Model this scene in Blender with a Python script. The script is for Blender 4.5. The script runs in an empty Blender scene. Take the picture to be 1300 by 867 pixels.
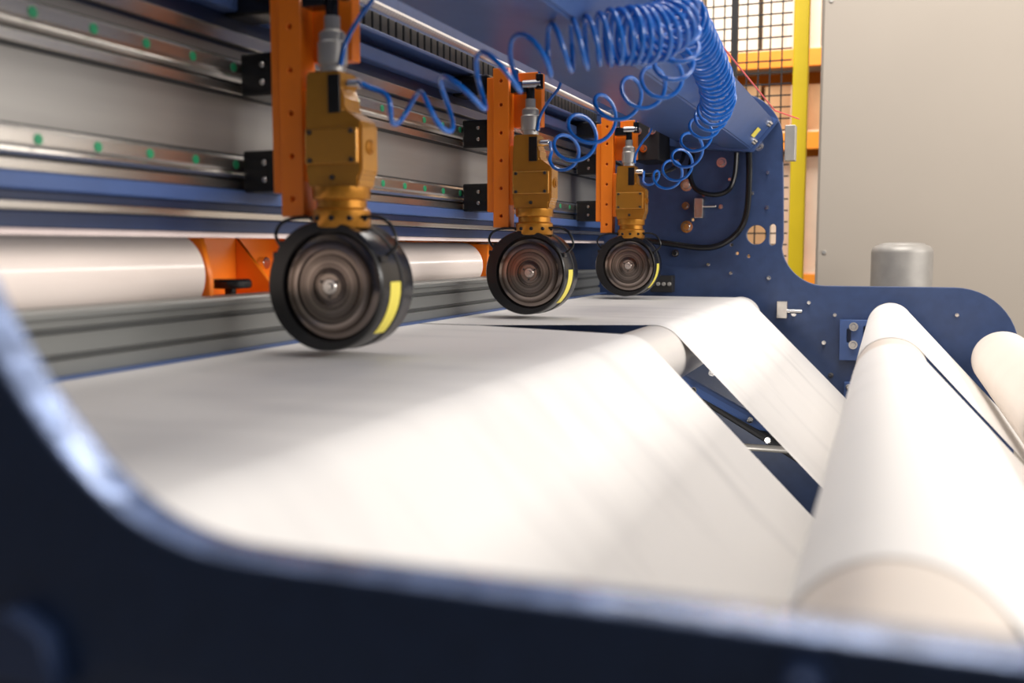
import bpy, bmesh, math
from mathutils import Vector, Matrix
from math import sin, cos, pi, radians

H = 1.35   # camera height; all geometry below is written relative to eye level and lifted at the end
scene = bpy.context.scene
col = scene.collection

# ------------------------------------------------------------------ materials
def mat(name, c, rough=0.5, metal=0.0, var=0.06, scale=8.0, bump=0.0, stretch=(1,1,1), emit=0.0, coat=0.0):
    m = bpy.data.materials.new(name); m.use_nodes = True
    nt = m.node_tree; N = nt.nodes; L = nt.links
    b = N['Principled BSDF']
    tc = N.new('ShaderNodeTexCoord'); mp = N.new('ShaderNodeMapping')
    mp.inputs['Scale'].default_value = stretch
    L.new(tc.outputs['Object'], mp.inputs['Vector'])
    nz = N.new('ShaderNodeTexNoise'); nz.inputs['Scale'].default_value = scale; nz.inputs['Detail'].default_value = 4
    L.new(mp.outputs[0], nz.inputs['Vector'])
    rp = N.new('ShaderNodeValToRGB')
    rp.color_ramp.elements[0].position = .3; rp.color_ramp.elements[1].position = .7
    rp.color_ramp.elements[0].color = tuple(x*(1-var) for x in c)+(1,)
    rp.color_ramp.elements[1].color = tuple(min(1, x*(1+var)) for x in c)+(1,)
    L.new(nz.outputs[0], rp.inputs[0]); L.new(rp.outputs[0], b.inputs['Base Color'])
    b.inputs['Roughness'].default_value = rough; b.inputs['Metallic'].default_value = metal
    if coat: b.inputs['Coat Weight'].default_value = coat
    if bump:
        bp = N.new('ShaderNodeBump'); bp.inputs['Strength'].default_value = bump; bp.inputs['Distance'].default_value = .002
        L.new(nz.outputs[0], bp.inputs['Height']); L.new(bp.outputs[0], b.inputs['Normal'])
    return m

M = {}
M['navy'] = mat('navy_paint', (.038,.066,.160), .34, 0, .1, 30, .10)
M['navy_near'] = mat('navy_glossy_shaded', (.016,.036,.095), .34, 0, .1, 60, .2, (1,1,1), 0, .2)  # darker copy of navy: backlit shade of the near plate put into the colour
M['rim_glare'] = mat('plate_edge_painted_glare', (.26,.34,.56), .18, .6, .40, 70, .9, (1,1,1), 0, .6)  # pale blue paints in the grazing glare and glints along the near plate's edge
M['navy_l'] = mat('blue_beam_paint', (.066,.122,.31), .34, 0, .06, 20, .06)
M['navy_d'] = mat('dark_blue_paint', (.012,.025,.075), .4, 0, .1, 30)
M['steel'] = mat('brushed_steel', (.66,.62,.57), .26, .92, .10, 40, 0, (1,.05,1))
M['steel_p'] = mat('painted_drip_edge', (.42,.35,.34), .45, .3, .05, 30)
M['panel'] = mat('ground_steel_panel', (.35,.335,.315), .43, .6, .16, 9, .08, (1,.12,1.5))
M['alu'] = mat('grey_aluminium', (.235,.24,.23), .42, .4, .05, 20, 0, (1,.05,1))
M['groove'] = mat('dark_groove', (.035,.037,.04), .5, .2)
M['groove_s'] = mat('shallow_groove', (.085,.088,.088), .5, .2)
M['chrome'] = mat('chrome', (.78,.75,.72), .16, 1.0, .03)
M['rod'] = mat('bright_plated_steel', (.88,.83,.79), .30, .6, .03)
M['galv'] = mat('galvanised_steel', (.50,.48,.45), .45, .7, .12, 14)
M['galv_m'] = mat('matte_galvanised_steel', (.38,.36,.335), .50, .4, .08, 20)
M['orange'] = mat('orange_paint', (.93,.22,.010), .38, 0, .04)
M['brass'] = mat('amber_anodised', (.54,.245,.03), .27, .5, .06, 25, 0, (1,1,1), 0, .3)
M['brass_d'] = mat('amber_anodised_neck', (.48,.20,.02), .28, .6, .06, 25)
M['black'] = mat('black_plastic', (.010,.010,.011), .24, 0, .1)
M['blackm'] = mat('black_matte', (.018,.018,.02), .55, 0, .1)
M['hose'] = mat('blue_polyurethane', (.004,.135,.56), .22, 0, .05, 10, 0, (1,1,1), 0, .4)
M['green'] = mat('green_cap', (.02,.30,.13), .4)
M['yellow'] = mat('yellow_paint', (.95,.70,.02), .45, 0, .03)
M['label'] = mat('yellow_label', (.93,.80,.12), .5, 0, .05)
M['white_roll'] = mat('white_roller_sleeve', (.82,.78,.74), .35, 0, .02, 6, 0, (1,1,1), 0, .3)
M['cream'] = mat('cream_roller_sleeve', (.76,.68,.61), .45, 0, .02)
M['cream_m'] = mat('matte_cream_paper_roll', (.74,.66,.59), .6, 0, .02)
M['roll_gloss'] = mat('glossy_film_roll', (.93,.82,.76), .22, 0, .03, 5, 0, (1,.3,1), 0, .5)
M['beige'] = mat('beige_sheet_metal', (.415,.365,.31), .5, 0, .02, 2)
M['carton'] = mat('cardboard', (.50,.30,.15), .7, 0, .1, 6)
M['carton_w'] = mat('pale_carton', (.74,.62,.50), .7, 0, .06, 6)
M['rack_o'] = mat('rack_orange', (.90,.30,.02), .5)
M['concrete'] = mat('concrete_floor', (.30,.29,.28), .5, 0, .15, 3, .1)
M['wallm'] = mat('wall_plaster', (.78,.70,.62), .8, 0, .03, 2)
M['wallk'] = mat('light_block_dark', (.10,.10,.11), .8, 0, .03, 2)
M['green_r'] = mat('green_box', (.10,.30,.10), .6)
M['red'] = mat('pink_cord', (.75,.10,.10), .4)

def ring_mat():
    m = mat('turned_blade_steel', (.3,.25,.22), .20, .95, .1, 20)
    nt = m.node_tree; N = nt.nodes; L = nt.links; b = N['Principled BSDF']
    tc = N.new('ShaderNodeTexCoord')
    sp = N.new('ShaderNodeSeparateXYZ'); L.new(tc.outputs['Object'], sp.inputs[0])
    cx = N.new('ShaderNodeCombineXYZ'); L.new(sp.outputs[0], cx.inputs[0]); L.new(sp.outputs[2], cx.inputs[1])
    ln = N.new('ShaderNodeVectorMath'); ln.operation = 'LENGTH'; L.new(cx.outputs[0], ln.inputs[0])
    cb = N.new('ShaderNodeCombineXYZ'); L.new(ln.outputs['Value'], cb.inputs[0])
    nz = N.new('ShaderNodeTexNoise'); nz.inputs['Scale'].default_value = 95; nz.inputs['Detail'].default_value = 2
    L.new(cb.outputs[0], nz.inputs['Vector'])
    rp = N.new('ShaderNodeValToRGB')
    rp.color_ramp.elements[0].position = .38; rp.color_ramp.elements[0].color = (.10,.077,.065,1)
    rp.color_ramp.elements[1].position = .64; rp.color_ramp.elements[1].color = (.40,.335,.295,1)
    L.new(nz.outputs[0], rp.inputs[0]); L.new(rp.outputs[0], b.inputs['Base Color'])
    b.inputs['Anisotropic'].default_value = .6
    return m
M['blade'] = ring_mat()

def paper_mat():
    m = bpy.data.materials.new('white_paper_web'); m.use_nodes = True
    nt = m.node_tree; N = nt.nodes; L = nt.links; b = N['Principled BSDF']
    tc = N.new('ShaderNodeTexCoord'); mp = N.new('ShaderNodeMapping'); mp.inputs['Scale'].default_value = (.9, 2.6, .9)
    L.new(tc.outputs['Object'], mp.inputs[0])
    nz = N.new('ShaderNodeTexNoise'); nz.inputs['Scale'].default_value = 3.0; nz.inputs['Detail'].default_value = 2
    L.new(mp.outputs[0], nz.inputs['Vector'])
    rp = N.new('ShaderNodeValToRGB')
    e = rp.color_ramp.elements
    e[0].position = .28; e[0].color = (.755,.735,.72,1)
    e[1].position = .48; e[1].color = (.86,.836,.812,1)
    L.new(nz.outputs[0], rp.inputs[0])
    # one faint grey patch on the flat span ahead of the fold
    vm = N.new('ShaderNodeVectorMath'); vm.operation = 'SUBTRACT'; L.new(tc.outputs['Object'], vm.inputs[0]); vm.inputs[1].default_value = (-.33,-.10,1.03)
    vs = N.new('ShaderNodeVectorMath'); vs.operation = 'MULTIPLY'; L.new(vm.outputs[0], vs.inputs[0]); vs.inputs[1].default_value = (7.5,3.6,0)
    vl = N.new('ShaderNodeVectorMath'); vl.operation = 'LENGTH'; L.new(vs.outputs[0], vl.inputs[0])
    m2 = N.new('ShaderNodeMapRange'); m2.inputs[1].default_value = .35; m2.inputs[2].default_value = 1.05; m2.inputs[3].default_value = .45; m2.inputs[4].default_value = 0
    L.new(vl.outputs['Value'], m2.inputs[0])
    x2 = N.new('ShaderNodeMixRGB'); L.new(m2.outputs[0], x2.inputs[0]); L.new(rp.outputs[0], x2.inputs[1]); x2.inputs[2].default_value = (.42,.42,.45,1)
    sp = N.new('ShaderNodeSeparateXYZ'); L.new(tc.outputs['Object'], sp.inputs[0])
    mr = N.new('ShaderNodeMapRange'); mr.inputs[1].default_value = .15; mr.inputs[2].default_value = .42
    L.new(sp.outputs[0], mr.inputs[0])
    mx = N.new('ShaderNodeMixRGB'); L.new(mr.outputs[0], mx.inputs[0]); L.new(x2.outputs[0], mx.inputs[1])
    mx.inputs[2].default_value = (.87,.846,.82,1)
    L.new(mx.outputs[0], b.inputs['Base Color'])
    b.inputs['Roughness'].default_value = .6
    return m
M['paper'] = paper_mat()

# ------------------------------------------------------------------ builders
def new_obj(name, me, m, parent=None, smooth=False, origin=None):
    o = bpy.data.objects.new(name, me)
    if m is not None and not me.materials: me.materials.append(m)
    if smooth:
        for p in me.polygons: p.use_smooth = True
        try: me.set_sharp_from_angle(angle=radians(35))
        except Exception: pass
    col.objects.link(o)
    if parent is not None:
        w = Vector((0,0,0)); q = parent
        while q is not None:
            w += q.location; q = q.parent
        org = origin if origin is not None else w
        me.transform(Matrix.Translation(-Vector(org)))
        o.parent = parent
        o.location = Vector(org)-w
    else:
        if origin is None:
            vs = [v.co for v in me.vertices]
            origin = Vector(((min(v.x for v in vs)+max(v.x for v in vs))/2, (min(v.y for v in vs)+max(v.y for v in vs))/2, min(v.z for v in vs)))
        me.transform(Matrix.Translation(-Vector(origin)))
        o.location = origin
    return o

def tag(o, label, category, group=None, kind=None):
    o['label'] = label; o['category'] = category
    if group: o['group'] = group
    if kind: o['kind'] = kind
    return o

def thing(name, loc, label, category, group=None):
    e = bpy.data.objects.new(name, None); e.location = loc; e.empty_display_size = .05
    col.objects.link(e)
    return tag(e, label, category, group)

def bm_box(bm, x0,x1,y0,y1,z0,z1, bev=0.0):
    r = bmesh.ops.create_cube(bm, size=1.0)
    vs = r['verts']
    bmesh.ops.scale(bm, vec=(x1-x0,y1-y0,z1-z0), verts=vs)
    bmesh.ops.translate(bm, vec=((x0+x1)/2,(y0+y1)/2,(z0+z1)/2), verts=vs)
    if bev > 0:
        es = list({e for v in vs for e in v.link_edges})
        bmesh.ops.bevel(bm, geom=es, offset=bev, segments=2, affect='EDGES', profile=.5)

def box(name, x0,x1,y0,y1,z0,z1, m, parent=None, bev=.002, **k):
    bm = bmesh.new(); bm_box(bm, x0,x1,y0,y1,z0,z1, bev)
    me = bpy.data.meshes.new(name); bm.to_mesh(me); bm.free()
    return new_obj(name, me, m, parent, **k)

AX = {'Z':Matrix.Identity(4), 'Y':Matrix.Rotation(radians(-90),4,'X'), 'X':Matrix.Rotation(radians(90),4,'Y')}
def bm_lathe(bm, c, axis, prof, seg=48):
    """prof: list of (radius, along). revolve around axis through c"""
    T = Matrix.Translation(Vector(c)) @ AX[axis]
    rings = []
    for r,h in prof:
        if r < 1e-6: rings.append([bm.verts.new(T @ Vector((0,0,h)))])
        else: rings.append([bm.verts.new(T @ Vector((r*cos(2*pi*i/seg), r*sin(2*pi*i/seg), h))) for i in range(seg)])
    for a,b in zip(rings[:-1], rings[1:]):
        for i in range(seg):
            j = (i+1) % seg
            if len(a)==1 and len(b)==1: continue
            if len(a)==1: bm.faces.new((a[0], b[j], b[i]))
            elif len(b)==1: bm.faces.new((a[i], a[j], b[0]))
            else: bm.faces.new((a[i], a[j], b[j], b[i]))
def lathe(name, c, axis, prof, m, parent=None, seg=48, **k):
    bm = bmesh.new(); bm_lathe(bm, c, axis, prof, seg)
    bmesh.ops.recalc_face_normals(bm, faces=bm.faces)
    me = bpy.data.meshes.new(name); bm.to_mesh(me); bm.free()
    return new_obj(name, me, m, parent, smooth=True, **k)
def cyl(name, c, axis, r, h, m, parent=None, bev=.001, seg=32, **k):
    return lathe(name, c, axis, [(0,0),(r-bev,0),(r,bev),(r,h-bev),(r-bev,h),(0,h)], m, parent, seg, **k)

def plate(name, outline, holes, y0, y1, m, parent=None, bev=.002, rim=None, **k):
    """extruded XZ outline with holes"""
    cu = bpy.data.curves.new(name, 'CURVE'); cu.dimensions = '2D'; cu.fill_mode = 'BOTH'
    th = (y1-y0)/2
    cu.extrude = th-bev; cu.bevel_depth = bev; cu.bevel_resolution = 2
    cu.offset = -bev
    for loop in [outline]+holes:
        s = cu.splines.new('POLY'); s.points.add(len(loop)-1)
        for i,(x,z) in enumerate(loop): s.points[i].co = (x, z, 0, 1)
        s.use_cyclic_u = True
    t = bpy.data.objects.new('tmp', cu); col.objects.link(t)
    bpy.context.view_layer.update()
    dg = bpy.context.evaluated_depsgraph_get()
    me = bpy.data.meshes.new_from_object(t.evaluated_get(dg))
    bpy.data.objects.remove(t); bpy.data.curves.remove(cu)
    me.name = name; me.materials.clear()
    me.transform(Matrix.Translation((0,(y0+y1)/2,0)) @ Matrix.Rotation(radians(90),4,'X'))
    o = new_obj(name, me, m, parent, **k)
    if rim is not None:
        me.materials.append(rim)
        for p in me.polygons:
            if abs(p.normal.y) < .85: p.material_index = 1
    return o

def circ(x,z,r,n=24): return [(x+r*cos(2*pi*i/n), z+r*sin(2*pi*i/n)) for i in range(n)]
def slot(x,z,w,h,n=8):
    r = w/2; o = []
    for i in range(n+1): a = pi*i/n; o.append((x+r*cos(a), z+h/2-r+r*sin(a)))
    for i in range(n+1): a = pi+pi*i/n; o.append((x+r*cos(a), z-h/2+r+r*sin(a)))
    return o

def smooth_path(pts, sub=8):
    """catmull-rom through vectors of any length"""
    out = []
    n = len(pts)
    for i in range(n-1):
        p0 = pts[max(i-1,0)]; p1 = pts[i]; p2 = pts[i+1]; p3 = pts[min(i+2,n-1)]
        for s in range(sub):
            t = s/sub
            out.append([0.5*((2*b)+(-a+c)*t+(2*a-5*b+4*c-d)*t*t+(-a+3*b-3*c+d)*t**3) for a,b,c,d in zip(p0,p1,p2,p3)])
    out.append(list(pts[-1]))
    return out

def tube(name, pts, r, m, parent=None, res=3, **k):
    cu = bpy.data.curves.new(name,'CURVE'); cu.dimensions = '3D'; cu.bevel_depth = r; cu.bevel_resolution = res; cu.use_fill_caps = True
    s = cu.splines.new('POLY'); s.points.add(len(pts)-1)
    for i,p in enumerate(pts): s.points[i].co = (p[0],p[1],p[2],1)
    t = bpy.data.objects.new('tmp', cu); col.objects.link(t)
    bpy.context.view_layer.update()
    dg = bpy.context.evaluated_depsgraph_get()
    me = bpy.data.meshes.new_from_object(t.evaluated_get(dg))
    bpy.data.objects.remove(t); bpy.data.curves.remove(cu)
    me.name = name; me.materials.clear()
    return new_obj(name, me, m, parent, smooth=True, **k)

def helix(ctrl, per_turn=20):
    """ctrl: (x,y,z,radius,turns_per_metre)"""
    sp = smooth_path(ctrl, 60)
    out = []; ph = 0.0
    fine = []
    for a,b in zip(sp[:-1], sp[1:]):
        L = (Vector(b[:3])-Vector(a[:3])).length
        k = max(1, int(math.ceil(L*max(a[4],0)*per_turn)))
        for s in range(k):
            t = s/k; fine.append([x+(y-x)*t for x,y in zip(a,b)])
    fine.append(sp[-1])
    prev = None
    for i,p in enumerate(fine):
        P = Vector(p[:3])
        q = Vector(fine[min(i+3,len(fine)-1)][:3]) - Vector(fine[max(i-3,0)][:3])
        if q.length < 1e-7: q = Vector((1,0,0))
        T = q.normalized()
        U = Vector((0,0,1)); U = (U - T*U.dot(T)).normalized(); V = T.cross(U)
        if prev is not None: ph += (P-prev).length*max(p[4],0)*2*pi
        prev = P
        wob = 1+.025*sin(ph*.37)
        out.append(P + (U*cos(ph)+V*sin(ph))*max(p[3],0)*wob)
    return out

# ------------------------------------------------------------------ side frame plates
def arc(cx,cz,r,a0,a1,n=10): return [(cx+r*cos(radians(a0+(a1-a0)*i/n)), cz+r*sin(radians(a0+(a1-a0)*i/n))) for i in range(n+1)]
def side_outline(xt, xf, xr):
    o = [(-1.6,-1.28),(-1.6,.54)]
    o += arc(xt-.17,.37,.171,90,0)
    o += [(xt+.008,.2)]
    rf = .150
    o += [(xt+.012,.03)]
    o += arc(xf, -.131+rf, rf, 188, 270, 14)
    o += arc(xr-.20,-.331,.20,90,0,12)
    o += [(xr,-1.28)]
    return o
# remote plate
far_out = side_outline(-.354, -.198, .410)
PY0, PY1 = 3.6, 3.625
holes = [circ(-.435,.045,.034), slot(-.379,.045,.022,.075),
         circ(-.66,.10,.006,12), circ(-.52,.01,.006,12), circ(-.46,-.03,.006,12), circ(-.50,-.02,.006,12)]
fp = thing('side_frame', (-.6,3.61,-1.28), 'navy painted steel side frame plate with rounded corner and bolts', 'machine frame')
plate('frame_plate', far_out, holes, PY0, PY1, M['navy'], fp)
def bolt(parent, x, z, r=.014, y=PY0, m='chrome'):
    lathe('bolt', (x,y,z), 'Y', [(0,-.014),(r*.55,-.014),(r*.62,-.012),(r*.62,-.004),(r,-.004),(r,0.001),(0,0.001)], M[m], parent, 12)
for x,z,r in [(-.68,.075,.022),(-.683,.223,.022),(-.74,.40,.022),(-.434,.354,.018),(-.388,-.106,.007),(-.197,-.328,.007),
              (-.62,.19,.008),(-.56,.30,.018),(-.60,.43,.016),(-.163,-.231,.006),(-.40,-.30,.007),(-.30,-.23,.009),(-.17,-.44,.009),(-.27,-.40,.007),
              (.222,-.222,.006),(.33,-.30,.006),(-.52,-.09,.006),(-.60,-.06,.006),(-.45,.19,.006),(-.40,.26,.006),(-.25,-.19,.006),(-.50,-.35,.014),(-.42,-.44,.014),(-.35,-.56,.012),(-.58,-.45,.012),
              (-.56,.145,.008),(-.53,.24,.006),(-.72,-.02,.014),(-.66,.36,.015),(-.685,.15,.014),(-.72,.30,.016),(-.40,.14,.007),(-.42,.42,.010),(-.47,.48,.012)]:
    bolt(fp, x, z, r)
plate('slotted_bracket', [(-.145,-.385),(-.025,-.385),(-.025,-.245),(-.145,-.245)], [slot(-.062,-.30,.014,.07), slot(-.115,-.30,.014,.05)], PY0-.022, PY0-.002, M['navy_l'], fp)
for x,z in [(-.10,-.268),(-.045,-.268),(-.10,-.33),(-.05,-.345)]: bolt(fp, x, z, .015, PY0-.022)
box('bracket_block', -.125,-.055, PY0-.03, PY0, -.52,-.46, M['navy_l'], fp)
for x,z in [(-.11,-.475),(-.07,-.505)]: bolt(fp, x, z, .010, PY0-.03)
box('clamp_block', -.355,-.32, PY0-.04, PY0, -.245,-.185, M['steel'], fp)
cyl('clamp_pin', (-.33,PY0-.03,-.22),'X', .008, .06, M['chrome'], fp, seg=12)
box('sensor_bracket', -.648,-.617, PY0-.04, PY0, .105,.175, M['steel'], fp)
cyl('sensor_pin', (-.617,PY0-.03,.146),'X', .006, .045, M['chrome'], fp, seg=12)
box('limit_switch', -.345,-.31, PY0-.01, PY0+.05, .30,.42, M['galv'], fp)
for x,z,r in [(-.470,-.238,.05),(.015,-.25,.045)]:
    lathe('bearing_housing', (x,PY0-.03,z),'Y', [(r*.6,0),(r,.0),(r*1.06,.004),(r*1.06,.031),(r*.6,.031)], M['galv'], fp, 32)
box('cable_gland_block', -.80,-.72, PY0-.05, PY0, -.16,-.10, M['blackm'], fp)
for i in range(4): cyl('cable_gland', (-.79+.02*i,PY0-.058,-.13),'Y', .007,.012, M['galv'], fp, seg=12)
box('foot', -1.5,.35, 3.55,3.68, -1.35,-1.28, M['navy_d'], fp)

# plate beside the camera
near_out = [(-1.6,-1.28),(-1.6,.54)] + arc(-.66,.37,.17,90,0) + [tuple(p) for p in smooth_path([(-.475,.22),(-.455,.10),(-.432,.04),(-.408,-.006),(-.388,-.040),(-.364,-.072),(-.336,-.100),(-.306,-.119),(-.272,-.129),(-.235,-.131)],5)]
near_out += arc(.62-.20,-.331,.20,90,0,12) + [(.62,-1.28)]
np_ = thing('side_frame', (-.5,.355,-1.28), 'navy painted side frame plate seen over its curved top edge', 'machine frame')
plate('frame_plate', near_out, [], .342, .366, M['navy_near'], np_, bev=.003, rim=M['rim_glare'])
box('foot', -1.5,.55, .30,.41, -1.35,-1.28, M['navy_d'], np_)
plate('gusset', [(-.395,-.20),(-.345,-.20),(-.352,-.175),(-.372,-.165),(-.385,-.172)], [], .331,.343, M['navy'], np_)
bolt(np_, -.022, -.147, .008, .342, 'navy')

# ------------------------------------------------------------------ top cross beam
tb = thing('cross_beam', (-.55,2.0,.335), 'blue painted angular steel cross beam spanning the side frames', 'machine beam')
def prism(name, prof, y0, y1, m, parent, bev=.004):
    bm = bmesh.new()
    a = [bm.verts.new((x,y0,z)) for x,z in prof]; b = [bm.verts.new((x,y1,z)) for x,z in prof]
    bm.faces.new(a); bm.faces.new(b[::-1])
    n = len(prof)
    for i in range(n): bm.faces.new((a[i],b[i],b[(i+1)%n],a[(i+1)%n]))
    bmesh.ops.recalc_face_normals(bm, faces=bm.faces)
    if bev: bmesh.ops.bevel(bm, geom=list(bm.edges), offset=bev, segments=2, affect='EDGES')
    me = bpy.data.meshes.new(name); bm.to_mesh(me); bm.free()
    return new_obj(name, me, m, parent)
prism('beam_body', [(-.377,.433),(-.455,.341),(-.56,.350),(-.565,.362),(-.72,.378),(-.72,.50),(-.60,.54)], .37, 3.56, M['navy_l'], tb, .004)
prism('end_flange', [(-.365,.436),(-.452,.330),(-.74,.36),(-.74,.51),(-.60,.552)], 3.56, 3.6, M['navy_l'], tb, .003)
bm = bmesh.new()
n = Vector((.763,0,-.647)); d = Vector((.078,0,.092)).normalized(); c0 = Vector((-.425,3.42,.3764))+n*.002
vs = [bm.verts.new(c0+d*a+Vector((0,b,0))) for a,b in [(-.012,-.05),(.022,-.05),(.022,.03),(-.012,.03)]]
bm.faces.new(vs); me = bpy.data.meshes.new('warning_label'); bm.to_mesh(me); bm.free()
lb = new_obj('warning_label', me, M['label'], tb); lb['label'] = 'small yellow warning label'
for y,a in [(3.50,-.035),(3.50,.04),(1.95,.0),(1.2,.0),(2.75,.0)]:
    p = Vector((-.416,y,.387))+d*a
    bm = bmesh.new(); bmesh.ops.create_cone(bm, cap_ends=True, segments=12, radius1=.011, radius2=.009, depth=.012)
    rot = n.to_track_quat('Z','Y').to_matrix().to_4x4()
    bmesh.ops.transform(bm, matrix=Matrix.Translation(p+n*.006)@rot, verts=bm.verts)
    me = bpy.data.meshes.new('bolt'); bm.to_mesh(me); bm.free(); new_obj('bolt', me, M['chrome'], tb, smooth=True)
cord = tube('pull_cord', [(-.366,1.6,.455),(-.366,3.45,.453),(-.30,3.6,.44)], .0022, M['red']); tag(cord,'thin red safety pull cord along the blue beam','cord')

# ------------------------------------------------------------------ rail beam with linear rails
rb = thing('rail_beam', (-1.1,2.0,.02), 'blue machine beam carrying ground steel panel and two linear rails', 'machine beam')
box('beam_body', -1.30,-1.012, .37,3.6, .055,.95, M['navy'], rb, .004)
box('steel_panel', -1.014,-1.002, .38,3.58, .10,.32, M['panel'], rb, .001)
box('lower_ledge', -1.012,-.975, .38,3.58, .070,.092, M['navy_l'], rb, .003)
box('lower_groove', -1.012,-.985, .38,3.58, .058,.070, M['navy_d'], rb, .001)
box('lower_flange', -1.012,-.985, .38,3.58, .046,.058, M['steel'], rb, .002)
box('drip_edge', -1.02,-.985, .38,3.58, .024,.045, M['navy_d'], rb, .002)
box('reflective_strip', -1.02,-.982, .38,3.58, .016,.024, M['steel_p'], rb, .001)
box('upper_ledge', -1.012,-.975, .38,3.58, .372,.40, M['navy_l'], rb, .003)
box('upper_groove', -1.012,-1.0, .38,3.58, .348,.372, M['navy_d'], rb, .001)
box('scale_strip', -1.012,-.992, .38,3.58, .325,.346, M['steel'], rb, .001)
def rail(zc):
    prof = [(-1.003,zc-.018),(-.990,zc-.018),(-.985,zc-.013),(-.988,zc-.008),(-.985,zc-.004),(-.985,zc+.012),(-.989,zc+.017),(-1.003,zc+.017)]
    r = prism('linear_rail', prof, .38, 3.56, M['steel'], rb, .0008)
    box('rail_seat', -1.004,-.990, .38,3.56, zc-.036,zc-.022, M['steel'], rb, .001)
    box('rail_groove', -1.004,-.998, .38,3.56, zc-.0225,zc-.0175, M['groove'], rb, 0)
    box('rail_groove', -1.004,-.999, .38,3.56, zc+.0168,zc+.0215, M['groove'], rb, 0)
    box('rail_groove', -1.004,-.996, .38,3.56, zc-.0405,zc-.0360, M['groove'], rb, 0)
    y = .96-.5
    while y < 3.5:
        cyl('bolt_cap', (-.986,y,zc+.003),'X', .0070, .0025, M['green'], r, bev=.0005, seg=14)
        y += .1
rail(.283); rail(.130)
box('end_bracket', -.84,-.745, 3.42,3.6, .30,.50, M['blackm'], rb, .004)
for x,z in [(-.82,.47),(-.77,.47),(-.82,.40),(-.77,.40),(-.80,.34)]:
    bolt(rb, x, z, .013, 3.42)

# cable drag chain
cc = thing('cable_chain', (-.985,2.0,.418), 'black plastic cable drag chain lying in blue tray', 'cable chain')
bm = bmesh.new(); y = .5
while y < 3.4:
    bm_box(bm, -1.0,-.966, y, y+.026, .428,.466, .002); bm_box(bm, -.998,-.974, y+.024, y+.036, .434,.456, 0); y += .034
me = bpy.data.meshes.new('chain_links'); bm.to_mesh(me); bm.free()
new_obj('chain_links', me, M['blackm'], cc)
box('chain_tray', -1.011,-.955, .4,3.5, .418,.427, M['navy_l'], cc)
gr = thing('guide_rod', (-.93,2.0,.455), 'thin bright threaded guide rod above the rails', 'rod')
bm = bmesh.new()
prof = [(0,0)]; yy = 0
while yy < 3.1: prof += [(.0088,yy),(.0076,yy+.006)]; yy += .012
prof += [(0,yy)]
bm_lathe(bm, (-.93,.42,.461),'Y', prof, 10); bmesh.ops.recalc_face_normals(bm, faces=bm.faces)
me = bpy.data.meshes.new('rod'); bm.to_mesh(me); bm.free(); new_obj('rod', me, M['rod'], gr)
box('rod_bracket', -1.010,-.92,.45,.47,.466,.48, M['navy'], gr)
box('rod_bracket', -1.010,-.92,3.45,3.47,.466,.48, M['navy'], gr)

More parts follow.
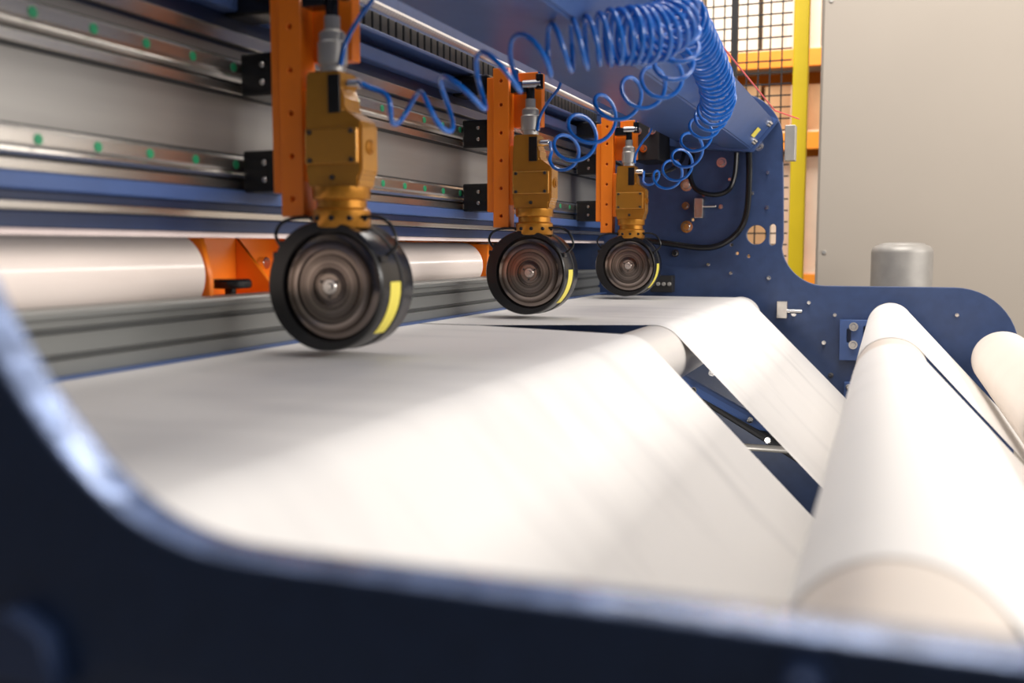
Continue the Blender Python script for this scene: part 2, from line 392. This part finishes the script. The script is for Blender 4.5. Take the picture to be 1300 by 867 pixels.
# ------------------------------------------------------------------ knife units
def cutter(y0, label):
    t = thing('slitting_knife_unit', (-.80,y0,-.155), label, 'cutting tool', 'slitting knife units')
    plate('mounting_bar', [(-.884,.048),(-.844,.048),(-.844,.42),(-.884,.42)], [circ(-.864,z,.0040,12) for z in (.075,.14,.205,.27,.335,.39)], y0-.006, y0+.032, M['orange'], t)
    box('mounting_bracket', -.902,-.884,y0+.0,y0+.10,.085,.40, M['orange'], t)
    box('mounting_bracket', -.845,-.775,y0+.03,y0+.055,.285,.412, M['orange'], t)
    box('mounting_lug', -.846,-.825, y0+.0,y0+.03, .10,.24, M['orange'], t)
    for z in (.10,.253):
        c = box('carriage', -.978,-.902, y0+.028,y0+.125, z-.012,z+.055, M['black'], t, .004)
        for zz in (z+.008,z+.035):
            cyl('carriage_screw', (-.935,y0+.0225,zz),'Y', .0045,.008, M['chrome'], c, seg=10)
    box('terminal_box', -1.0,-.905, y0+.02,y0+.09, .365,.412, M['black'], t, .004)
    prof = [(-.826,.262),(-.768,.262),(-.768,.232),(-.762,.226),(-.762,.206),(-.733,.186),(-.733,.112),(-.739,.104),(-.739,.090),(-.826,.090),(-.826,.104),(-.829,.112),(-.829,.20)]
    prism('holder_body', prof, y0-.022, y0+.030, M['brass'], t, .003)
    box('body_flange', -.8275,-.738, y0-.0275,y0-.021, .124,.178, M['brass'], t, .003)
    lathe('holder_neck', (-.783,y0+.004,.030),'Z', [(0,0),(.042,0),(.044,.003),(.044,.026),(.042,.028),(.038,.030),(.038,.041),(.043,.043),(.044,.045),(.044,.061),(0,.061)], M['brass_d'], t, 40)
    for a in (-150,-115,-80,-45,-10):
        x = -.783+.044*cos(radians(a)); yy = y0+.004+.044*sin(radians(a))
        cyl('neck_screw', (x,yy-.003,.044),'Y', .0042, .006, M['black'], t, bev=.0005, seg=12)
    box('type_plate', -.788,-.768, y0-.0235,y0-.0215, .200,.256, M['black'], t, .0005)
    for x,z in [(-.818,.130),(-.747,.130),(-.818,.172),(-.747,.172)]:
        cyl('body_screw', (x,y0-.0305,z),'Y', .0038,.004, M['blackm'], t, bev=.0005, seg=10)
    cyl('body_screw', (-.783,y0-.0255,.105),'Y', .004,.005, M['blackm'], t, bev=.0005, seg=10)
    lathe('side_port', (-.735,y0+.004,.150),'X', [(0,0),(.011,0),(.011,.004),(.007,.005),(.007,.007),(0,.007)], M['brass_d'], t, 20)
    lathe('adjuster_knob', (-.792,y0,.260),'Z', [(0,0),(.019,0),(.019,.012),(.0225,.013),(.0225,.045),(.020,.048),(.020,.060),(.015,.064),(.012,.066),(.012,.085),(0,.085)], M['galv'], t, 32)
    cyl('fitting', (-.792,y0,.345),'Z', .010,.03, M['black'], t, seg=16)
    cyl('fitting', (-.808,y0-.006,.378),'X', .010,.045, M['chrome'], t, seg=16)
    cyl('fitting', (-.768,y0-.006,.366),'Z', .009,.034, M['black'], t, seg=16)
    cyl('fitting', (-.826,y0-.01,.385),'Z', .008,.028, M['chrome'], t, seg=16)
    box('valve_block', -.838,-.798, y0-.012,y0+.02, .36,.385, M['black'], t)
    cyl('hose_fitting', (-.769,y0-.005,.243),'X', .0075,.026, M['chrome'], t, seg=14)
    # guard: an eccentric shell, thick on the bar side and thin on the open side, around the blade
    cx, cz = -.793, -.058
    bo = (cx+.0120,y0-.033,cz-.0005)
    bm = bmesh.new(); SEG = 72
    def ring(ccx, r, y): return [bm.verts.new((ccx+r*cos(2*pi*i/SEG), y, cz+r*sin(2*pi*i/SEG))) for i in range(SEG)]
    secs = [ring(bo[0],.0830,y0-.006),ring(bo[0],.0830,y0-.034),ring(bo[0],.0838,y0-.036),ring(cx,.0965,y0-.036),ring(cx,.0985,y0-.033),ring(cx,.0990,y0-.028),ring(cx,.0990,y0+.066),ring(cx,.0955,y0+.074),ring(cx,.070,y0+.080)]
    for a,b in zip(secs[:-1],secs[1:]):
        for i in range(SEG): bm.faces.new((a[i],a[(i+1)%SEG],b[(i+1)%SEG],b[i]))
    bm.faces.new(secs[-1]); 
    bmesh.ops.recalc_face_normals(bm, faces=bm.faces)
    me = bpy.data.meshes.new('knife_guard'); bm.to_mesh(me); bm.free()
    new_obj('knife_guard', me, M['black'], t, smooth=True)
    lathe('guard_seam', (cx,y0-.036,cz),'Y', [(.0985,.062),(.1002,.063),(.1002,.069),(.0985,.070)], M['blackm'], t, 72)
    lathe('guard_face', (bo[0],y0-.036,cz),'Y', [(.0835,.010),(.05,.012),(0,.012)], M['black'], t, 64)
    lathe('blade', bo,'Y', [(0,-.0060),(.0195,-.0060),(.0202,-.0030),(.0290,-.0022),(.0297,-.0050),(.0480,-.0045),(.0487,-.0015),(.0560,-.0015),(.0567,-.0048),(.0690,-.0040),(.0700,-.0010),(.0775,.0005),(.0812,.0030),(0,.0040)], M['blade'], t, 72, origin=bo)
    lathe('blade_hub', bo,'Y', [(0,-.012),(.0055,-.012),(.0065,-.010),(.0065,-.0075),(.0105,-.0075),(.0115,-.006),(0,-.006)], M['chrome'], t, 24)
    for a in range(3):
        cyl('hub_screw', (bo[0]+.0155*cos(a*2*pi/3+.5),bo[1]-.008,bo[2]+.0155*sin(a*2*pi/3+.5)),'Y', .0022,.003, M['blackm'], t, bev=.0004, seg=8)
    bm = bmesh.new(); R = .0997; rows = []
    for i in range(13):
        a = radians(-46+ (50)*i/12)
        rows.append([bm.verts.new((cx+R*cos(a), y0-.010+dy, cz+R*sin(a))) for dy in (0,.033)])
    for a,b in zip(rows[:-1],rows[1:]): bm.faces.new((a[0],a[1],b[1],b[0]))
    me = bpy.data.meshes.new('hazard_label'); bm.to_mesh(me); bm.free()
    l = new_obj('hazard_label', me, M['label'], t, smooth=True); l['label'] = 'yellow warning label'
    for a in (140,152,25):
        x = cx+.099*cos(radians(a)); z = cz+.099*sin(radians(a))
        box('guard_clip', x-.006,x+.006, y0-.03,y0-.01, z-.005,z+.005, M['black'], t)
    tube('air_line', smooth_path([(-.872,y0-.01,-.01),(-.892,y0-.01,.015),(-.885,y0-.01,.035),(-.86,y0-.01,.045),(-.82,y0-.01,.046)],8), .0028, M['black'], t)
    tube('air_line', smooth_path([(-.745,y0-.01,.046),(-.71,y0-.01,.045),(-.69,y0-.01,.03),(-.683,y0-.01,.005),(-.70,y0-.01,-.012)],8), .0028, M['black'], t)
    return t
c1 = cutter(1.34, 'amber pneumatic slitting knife on orange bar beside loosely coiled hose')
def dup(src, dy, label):
    n = src.copy(); col.objects.link(n); n.location = src.location+Vector((0,dy,0)); n['label'] = label
    def rec(a, b):
        for ch in [o for o in list(bpy.data.objects) if o.parent == a]:
            k = ch.copy(); col.objects.link(k); k.parent = b; k.matrix_parent_inverse = Matrix.Identity(4); k.location = ch.location
            rec(ch, k)
    rec(src, n); return n
dup(c1, .890, 'amber pneumatic slitting knife on orange bar above the gap between webs')
dup(c1, 1.840, 'amber pneumatic slitting knife on orange bar beside the bolted side frame')

# ------------------------------------------------------------------ coiled hoses
HR = .0041
h1 = helix([(-.741,1.335,.243,0,0),(-.725,1.345,.232,.004,6),(-.690,1.375,.205,.026,15),(-.655,1.40,.205,.036,16),(-.604,1.42,.240,.038,16),(-.545,1.45,.275,.038,16),(-.498,1.48,.300,.038,22),
            (-.435,1.50,.314,.038,50),(-.391,1.52,.322,.041,74),(-.345,1.56,.332,.041,74),(-.325,1.60,.365,.036,50),(-.335,1.63,.41,.02,10),(-.36,1.64,.436,0,0)])
o = tube('coiled_air_hose', h1, HR, M['hose']); tag(o,'blue coiled air hose stretched to an amber knife unit','hose','coiled air hoses')
h2 = helix([(-.375,1.66,.436,0,0),(-.345,1.68,.40,.02,26),(-.335,1.70,.355,.030,38),(-.375,1.77,.300,.032,18),(-.488,1.9,.282,.034,9),(-.579,2.0,.250,.040,9),(-.655,2.1,.215,.038,10),(-.70,2.17,.200,.024,8),(-.728,2.20,.218,.006,4),(-.741,2.225,.243,0,0)])
o = tube('coiled_air_hose', h2, HR, M['hose']); tag(o,'blue coiled air hose looping down to the middle knife unit','hose','coiled air hoses')
h3 = helix([(-.39,1.70,.436,0,0),(-.355,1.73,.415,.02,20),(-.345,1.78,.406,.032,34),(-.350,1.85,.400,.035,34),(-.362,2.1,.388,.036,33),(-.372,2.3,.362,.037,32),(-.398,2.45,.334,.038,28),(-.468,2.6,.285,.034,10),
            (-.547,2.8,.235,.036,7),(-.633,3.0,.210,.033,7),(-.71,3.09,.208,.015,6),(-.733,3.15,.225,.003,2),(-.741,3.175,.243,0,0)])
o = tube('coiled_air_hose', h3, HR, M['hose']); tag(o,'tightly coiled blue air hose hanging along the blue beam','hose','coiled air hoses')
an = box('hose_anchor', -.41,-.335, 1.60,1.72, .438,.475, M['chrome'], None, .004); tag(an,'silver hose manifold block on the blue beam','manifold')
for i,y in enumerate((1.334,2.224,3.174)):
    o = tube('air_supply_hose', smooth_path([(-.768,y,.400),(-.764,y,.425),(-.74,y+.005,.440),(-.718,y+.01,.415),(-.722,y+.01,.372),(-.745,y+.005,.34),(-.765,y,.305),(-.770,y-.008,.27)],8), .0036, M['hose'])
    tag(o, 'short blue air hose looping over a knife unit', 'hose', 'supply hoses')

def cable(pts, r, m, label):
    o = tube('cable', smooth_path(pts,10), r, M[m]); tag(o, label, 'cable')
cable([(-.66,3.58,.33),(-.665,3.56,.26),(-.64,3.55,.205),(-.58,3.55,.185),(-.53,3.56,.20),(-.51,3.57,.25),(-.505,3.575,.33)], .009, 'black', 'black cable looping down the navy side frame')
cable([(-.465,3.585,.34),(-.46,3.57,.25),(-.465,3.57,.13),(-.49,3.57,.06),(-.55,3.57,.012),(-.62,3.57,.0),(-.74,3.57,.015),(-.84,3.57,.03)], .011, 'black', 'thick black cable curving along the navy side frame')
cable([(-.90,3.40,.30),(-.80,3.39,.25),(-.72,3.42,.26),(-.69,3.52,.30),(-.69,3.59,.35)], .007, 'black', 'black cable from the end bracket')

# ------------------------------------------------------------------ rollers
def roller(name, x, z, r, y0, y1, m, label, journals=((.368,3.598),), cat='roller', g=None):
    t = thing(name, (x,(y0+y1)/2,z-r), label, cat, g)
    lathe('roller_shell', (x,y0,z),'Y', [(r*.35,0),(r-.004,0),(r,.004),(r,y1-y0-.004),(r-.004,y1-y0),(r*.35,y1-y0)], M[m], t, 96)
    for a,b in journals:
        lathe('journal', (x,a,z),'Y', [(0,0),(r*.36,0),(r*.36,b-a),(0,b-a)], M['steel'], t, 32)
    return t
roller('guide_roller', -.470,-.238,.0695, .42,3.50, 'white_roll', 'white guide roller where the paper folds downward')
roller('guide_roller', .015,-.553,.0492, .42,3.50, 'steel', 'steel lower guide roller under the paper')
roller('guide_roller', .015,-.250,.0695, .385,3.50, 'cream', 'cream sleeved roller wrapped by white paper')
roller('guide_roller', .51,-.755,.0492, .42,3.50, 'navy_d', 'dark exit roller below the paper')
roller('guide_roller', -1.25,-.238,.0695, .42,3.50, 'steel', 'steel entry roller behind the grey profile')
roller('paper_roll', .348,-.350,.090, .42,3.44, 'cream_m', 'matte cream paper roll beside the descending web', cat='paper roll')
roller('film_roll', -1.135,-.045,.072, .45,1.38, 'roll_gloss', 'glossy white roll beneath the rail beam beside orange bracket', ((.368,1.391),), 'roll')
roller('film_roll', -1.135,-.050,.064, 1.79,2.62, 'roll_gloss', 'glossy white roll beneath the rail beam behind the knives', ((1.757,2.64),), 'roll')
roller('film_roll', -1.135,-.050,.064, 2.78,3.45, 'roll_gloss', 'white roll beneath the rail beam by the side frame', ((2.755,3.599),), 'roll')
ob = thing('roll_bracket', (-1.12,1.55,-.168), 'orange steel bracket holding the rolls beneath the beam', 'bracket')
plate('bracket_plate', [(-1.26,-.16),(-1.067,-.16),(-1.067,-.05),(-1.085,.02),(-1.26,.02)], [circ(-1.11,-.03,.009,12)], 1.392, 1.404, M['orange'], ob)
box('bracket_web', -1.18,-1.165, 1.404,1.745, -.16,.045, M['orange'], ob)
plate('bracket_plate', [(-1.26,-.16),(-1.067,-.16),(-1.067,-.04),(-1.085,.03),(-1.26,.03)], [circ(-1.10,-.02,.008,12)], 1.745, 1.757, M['orange'], ob)
plate('bracket_rib', [(-1.165,-.12),(-1.072,-.12),(-1.072,-.085),(-1.165,.02)], [], 1.60, 1.61, M['orange'], ob)
box('bracket_floor', -1.22,-1.067, 1.404,1.745, -.165,-.152, M['orange'], ob)
box('bracket_shelf', -1.165,-1.067, 1.404,1.745, -.095,-.086, M['orange'], ob)
lathe('clamp_knob', (-1.105,1.50,-.086),'Z', [(0,0),(.010,0),(.010,.012),(.036,.014),(.038,.018),(.038,.026),(.034,.030),(0,.030)], M['black'], ob, 32)
cyl('clamp_bolt', (-1.165,1.46,-.02),'X', .012,.016, M['chrome'], ob, seg=20)
cyl('clamp_bolt', (-1.165,1.68,-.03),'X', .012,.016, M['chrome'], ob, seg=20)
bk = box('rear_guard', -1.32,-1.30, .38,3.58, -.17,.055, M['orange'], None, .002); tag(bk,'orange steel strip behind the rolls','guard')
cr = thing('roll_bracket', (-1.15,2.7,-.16), 'narrow orange steel bracket between two white rolls', 'bracket')
plate('bracket_plate', [(-1.26,-.16),(-1.067,-.16),(-1.067,.01),(-1.26,.01)], [], 2.64, 2.655, M['orange'], cr)
plate('bracket_plate', [(-1.26,-.16),(-1.067,-.16),(-1.067,.01),(-1.26,.01)], [], 2.74, 2.755, M['orange'], cr)
box('bracket_floor', -1.26,-1.067, 2.655,2.74, -.16,-.15, M['orange'], cr)

# grey extruded profile
pf = thing('extruded_profile', (-1.02,2.0,-.1665), 'grey anodised aluminium profile in front of the rolls', 'profile')
prism('profile_body', [(-1.06,-.080),(-.995,-.080),(-.990,-.086),(-.990,-.102),(-.996,-.104),(-.996,-.109),(-.990,-.111),(-.990,-.136),(-.996,-.138),(-.996,-.143),(-.988,-.145),(-.988,-.164),(-1.06,-.164)], .40, 3.55, M['alu'], pf, 0)
box('profile_groove', -.9962,-.9950, .40,3.55, -.1088,-.1045, M['groove_s'], pf, 0)
box('profile_groove', -.9962,-.9950, .40,3.55, -.1428,-.1385, M['groove_s'], pf, 0)
box('profile_lip', -1.0,-.978, .40,3.55, -.090,-.083, M['alu'], pf, .001)
box('blue_strip', -1.02,-.965, .40,3.56, -.1665,-.1645, M['navy_l'], pf, 0)

# ------------------------------------------------------------------ paper webs
def web_path():
    P = []
    def a(cx,cz,r,a0,a1,n,k0,k1):
        for i in range(n+1):
            t = i/n; an = radians(a0+(a1-a0)*t); P.append((cx+r*cos(an), cz+r*sin(an), k0+(k1-k0)*t))
    P.append((-1.3205,-1.2,0)); P.append((-1.3205,-.5,0))
    a(-1.25,-.238,.0705,180,90,10,0,0)
    P.append((-1.1,-.1675,0)); P.append((-.98,-.1675,.0)); P.append((-.82,-.1675,.0))
    for i in range(1,8): P.append((-.82+.35*i/8,-.1675,i/8))
    a(-.47,-.238,.0705,90,45,12,1,1.02)
    x0,z0 = P[-1][:2]; x1,z1 = .015+.0500*cos(radians(225)), -.553+.05*sin(radians(225))
    for i in range(1,10): P.append((x0+(x1-x0)*i/10, z0+(z1-z0)*i/10, 1.02+.98*i/10))
    a(.015,-.553,.050,225,383.4,20,2,2)
    a(.015,-.250,.0705,203.4,43,30,3,3.1)
    x0,z0 = P[-1][:2]; x1,z1 = .51+.05*cos(radians(43)), -.755+.05*sin(radians(43))
    for i in range(1,10): P.append((x0+(x1-x0)*i/10, z0+(z1-z0)*i/10, 3.1+.9*i/10))
    a(.51,-.755,.050,43,0,8,4,4); P.append((.56,-1.2,4))
    return P
def lerpk(k, tbl):
    for (k0,v0),(k1,v1) in zip(tbl[:-1],tbl[1:]):
        if k <= k1: return v0+(v1-v0)*max(0,(k-k0))/(k1-k0)
    return tbl[-1][1]
def web(name, near, far, label):
    bm = bmesh.new(); rows = []; NY = 160
    for x,z,k in web_path():
        y0 = lerpk(k,near); y1 = lerpk(k,far)
        # free spans carry very shallow tension ripples, wrapped spans lie flat
        amp = 0.0
        if 1.02 < k < 2: amp = .0005*sin(pi*(k-1.02)/.98)
        row = []
        for j in range(NY+1):
            y = y0+(y1-y0)*j/NY
            w_ = amp*(sin(y*31+k*1.3)+.6*sin(y*53-k*2.1+.7)+.5*sin(y*17+2))
            row.append(bm.verts.new((x+w_*.7, y, z+w_*.7)))
        rows.append(row)
    for a,b in zip(rows[:-1],rows[1:]):
        for j in range(NY): bm.faces.new((a[j],b[j],b[j+1],a[j+1]))
    me = bpy.data.meshes.new(name); bm.to_mesh(me); bm.free()
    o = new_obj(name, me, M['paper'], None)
    for p in me.polygons: p.use_smooth = True
    tag(o, label, 'paper web', 'slit paper webs'); return o
web('paper_web', [(0,.44),(2,.44),(3,.609),(4,.609)], [(0,1.985),(1,1.88),(2,1.88),(3,1.98),(4,2.06)], 'broad white paper web running under the knives, faint grey patch')
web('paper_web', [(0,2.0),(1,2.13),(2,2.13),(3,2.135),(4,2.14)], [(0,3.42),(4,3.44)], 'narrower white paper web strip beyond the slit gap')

# ------------------------------------------------------------------ under-structure
lb_ = box('lower_cross_beam', -.95,-.72, .368,3.598, -.75,-.45, M['navy'], None, .006); tag(lb_,'navy lower cross beam beneath the paper','machine beam')
su = thing('web_support', (-.45,2.9,-.62), 'dark steel linkage beneath the paper web', 'linkage')
tube('link_arm', [(-.60,2.75,-.33),(-.36,2.95,-.50),(-.24,3.2,-.62)], .018, M['navy_l'], su)
tube('link_arm', [(-.57,3.0,-.42),(-.22,3.0,-.62)], .014, M['blackm'], su)
cyl('link_rod', (-.42,2.8,-.555),'X', .010,.18, M['galv'], su, seg=16)
cyl('link_rod', (-.43,3.3,-.38),'X', .008,.12, M['galv'], su, seg=16)
for p in [(-.36,2.95,-.50),(-.31,2.97,-.56),(-.50,2.8,-.40)]:
    cyl('link_nut', (p[0],p[1]-.025,p[2]),'Y', .010,.012, M['chrome'], su, seg=8)

# ------------------------------------------------------------------ surroundings
bp_ = [(0,0),(.16,0),(.16,.015),(.114,.016),(.114,1.330)]
for i in range(1,9):
    a = radians(90*i/8); bp_.append((.114-.026*(1-cos(a)), 1.330+.030*sin(a)))
bp_ += [(.082,1.366),(.05,1.370),(0,1.371)]
lathe_t = lathe('bollard', (.053,4.2,-1.35),'Z', bp_, M['galv_m'], None, 64)
tag(lathe_t,'dull grey galvanised steel bollard with rounded cap behind the frame','bollard')

cb = thing('electrical_cabinet', (1.3,5.0,-1.35), 'tall beige sheet metal cabinet with small corner screws', 'cabinet')
box('cabinet_body', -.30,3.2, 4.63,5.3, -1.35,2.2, M['beige'], cb, .008)
box('door_panel', -.292,3.19, 4.612,4.632, -1.33,2.18, M['beige'], cb, .006)
for z in (-.02,1.06):
    cyl('screw', (-.262,4.606,z),'Y', .009,.008, M['galv'], cb, seg=12)

yp = thing('guard_post', (-.415,5.02,-1.35), 'yellow square steel guard post beside the mesh fence', 'post')
box('post', -.450,-.380, 4.98,5.05, -1.34,2.1, M['yellow'], yp, .006)
box('base_plate', -.49,-.33, 4.93,5.11, -1.35,-1.335, M['yellow'], yp)
mf = thing('mesh_fence', (-1.2,5.02,-1.35), 'black welded wire mesh safety fence panel', 'fence')
bm = bmesh.new()
x = -2.1
while x < -.46: bm_box(bm, x-.0034,x+.0034, 5.018,5.022, -1.25,2.0, 0); x += .055
z = -1.25
while z < 2.0: bm_box(bm, -2.1,-.46, 5.022,5.026, z-.0034,z+.0034, 0); z += .055
me = bpy.data.meshes.new('wire_mesh'); bm.to_mesh(me); bm.free(); new_obj('wire_mesh', me, M['blackm'], mf)
for nm,b in [('fence_upright',(-.745,-.715,5.0,5.04,-1.35,2.05)),('fence_upright',(-2.12,-2.09,5.0,5.04,-1.35,2.05)),('fence_rail',(-2.1,-.46,5.0,5.04,2.0,2.03)),('fence_rail',(-2.1,-.46,5.0,5.04,-1.27,-1.24))]:
    box(nm, *b, M['blackm'], mf)

rk = thing('pallet_rack', (-1.0,8.0,-1.35), 'orange and yellow pallet rack loaded with cartons', 'rack')
for xx in (-3.4,-.62,1.9):
    for yy in (7.5,8.5):
        box('upright', xx-.05,xx+.05, yy-.04,yy+.04, -1.35,3.4, M['rack_o'], rk)
for zz in (-.25,.76,1.34,2.35):
    for yy in (7.48,8.5):
        box('shelf_beam', -3.4,1.9, yy-.025,yy+.025, zz-.06,zz+.06, M['rack_o'], rk)
    box('shelf_deck', -3.35,1.85, 7.5,8.5, zz+.06,zz+.075, M['carton_w'], rk)
import random
random.seed(4)
def carton(x,y,z,w,d,h,m):
    o = thing('carton', (x,y,z), {'carton':'brown cardboard carton on the pallet rack','carton_w':'pale carton on the pallet rack','green_r':'green crate on the pallet rack'}[m], 'box', 'cartons on the rack')
    box('carton_body', x-w/2,x+w/2, y-d/2,y+d/2, z,z+h, M[m], o, .004)
    box('tape', x-.03,x+.03, y-d/2-.002,y+d/2+.002, z+.02,z+h+.002, M['carton_w'] if m=='carton' else M['wallm'], o, 0)
for zz in (-.25,.76,1.34,2.35):
    xx = -3.1
    while xx < .6:
        w = random.uniform(.36,.52); hh = random.uniform(.30,.40) if zz==.76 else random.uniform(.55,.85)
        carton(xx+w/2, 7.85, zz+.076, w, .6, hh, random.choice(['carton','carton_w','carton_w','carton'] if zz>0 else ['green_r','carton','carton_w']))
        xx += w+.03

# room
def struct(o, kind='structure'): o['kind'] = kind; o['label'] = o.name.replace('_',' ')+' of the factory hall'; o['category'] = 'room'; return o
struct(box('floor', -9,7,-4,11,-1.45,-1.35, M['concrete'], None, 0))
struct(box('wall_back', -9,7,11,11.1,-1.35,5.0, M['wallm'], None, 0))
struct(box('wall_left', -9.1,-9,-4,11,-1.35,5.0, M['wallm'], None, 0))
struct(box('light_block_wall', -9,7,-1.9,-1.8,-1.35,5.0, M['wallk'], None, 0))  # unseen wall added to keep world light off the near plate's front

# ------------------------------------------------------------------ lift to floor at zero
for o in list(scene.objects):
    if o.parent is None: o.location.z += H

# ------------------------------------------------------------------ lights
w = bpy.data.worlds.new('World'); scene.world = w; w.use_nodes = True
w.node_tree.nodes['Background'].inputs[0].default_value = (1.0,.955,.92,1); w.node_tree.nodes['Background'].inputs[1].default_value = .90
def area(name, loc, rot, sx, sy, p, c=(1,.95,.89)):
    l = bpy.data.lights.new(name,'AREA'); l.shape = 'RECTANGLE'; l.size = sx; l.size_y = sy; l.energy = p; l.color = c
    o = bpy.data.objects.new(name,l); o.location = loc; o.rotation_euler = [radians(a) for a in rot]; col.objects.link(o); return o
area('overhead_light', (.2,2.2,H+2.9), (0,0,0), .5,4.5, 40)
area('side_fill', (3.0,1.9,H+1.0), (0,72,0), 1.0,4.0, 96)  # added fill from the right for the machine's +X faces, no wall fixture
area('overhead_light', (-.9,6.3,H+3.0), (15,0,0), 5,1.0, 180)
area('overhead_light', (0,2.4,H+3.0), (58,0,0), 3,.8, 120)  # added fill tipped toward +Y to brighten post, far plate and cabinet
area('roll_fill', (-.965,1.9,H+.010), (0,55,0), .015,3.0, .8)  # added fill strip brightening the rolls, not a machine fixture
area('gap_fill', (-.55,2.3,H-.75), (100,0,0), .3,.1, 3)  # added fill hidden below the web to lift the dark gap

# ------------------------------------------------------------------ camera
cam = bpy.data.cameras.new('camera'); co = bpy.data.objects.new('camera', cam); col.objects.link(co)
cam.lens = 35.0; cam.sensor_width = 36; cam.clip_start = .01
co.location = (0,0,H)
R = Matrix(((.9361,-.0330,.3503),(.3518,.0878,-.9320),(0,.9956,.0938)))
co.rotation_euler = R.to_euler()
cam.dof.use_dof = True; cam.dof.focus_distance = 2.7; cam.dof.aperture_fstop = 2.8
scene.camera = co
scene.view_settings.view_transform = 'Standard'
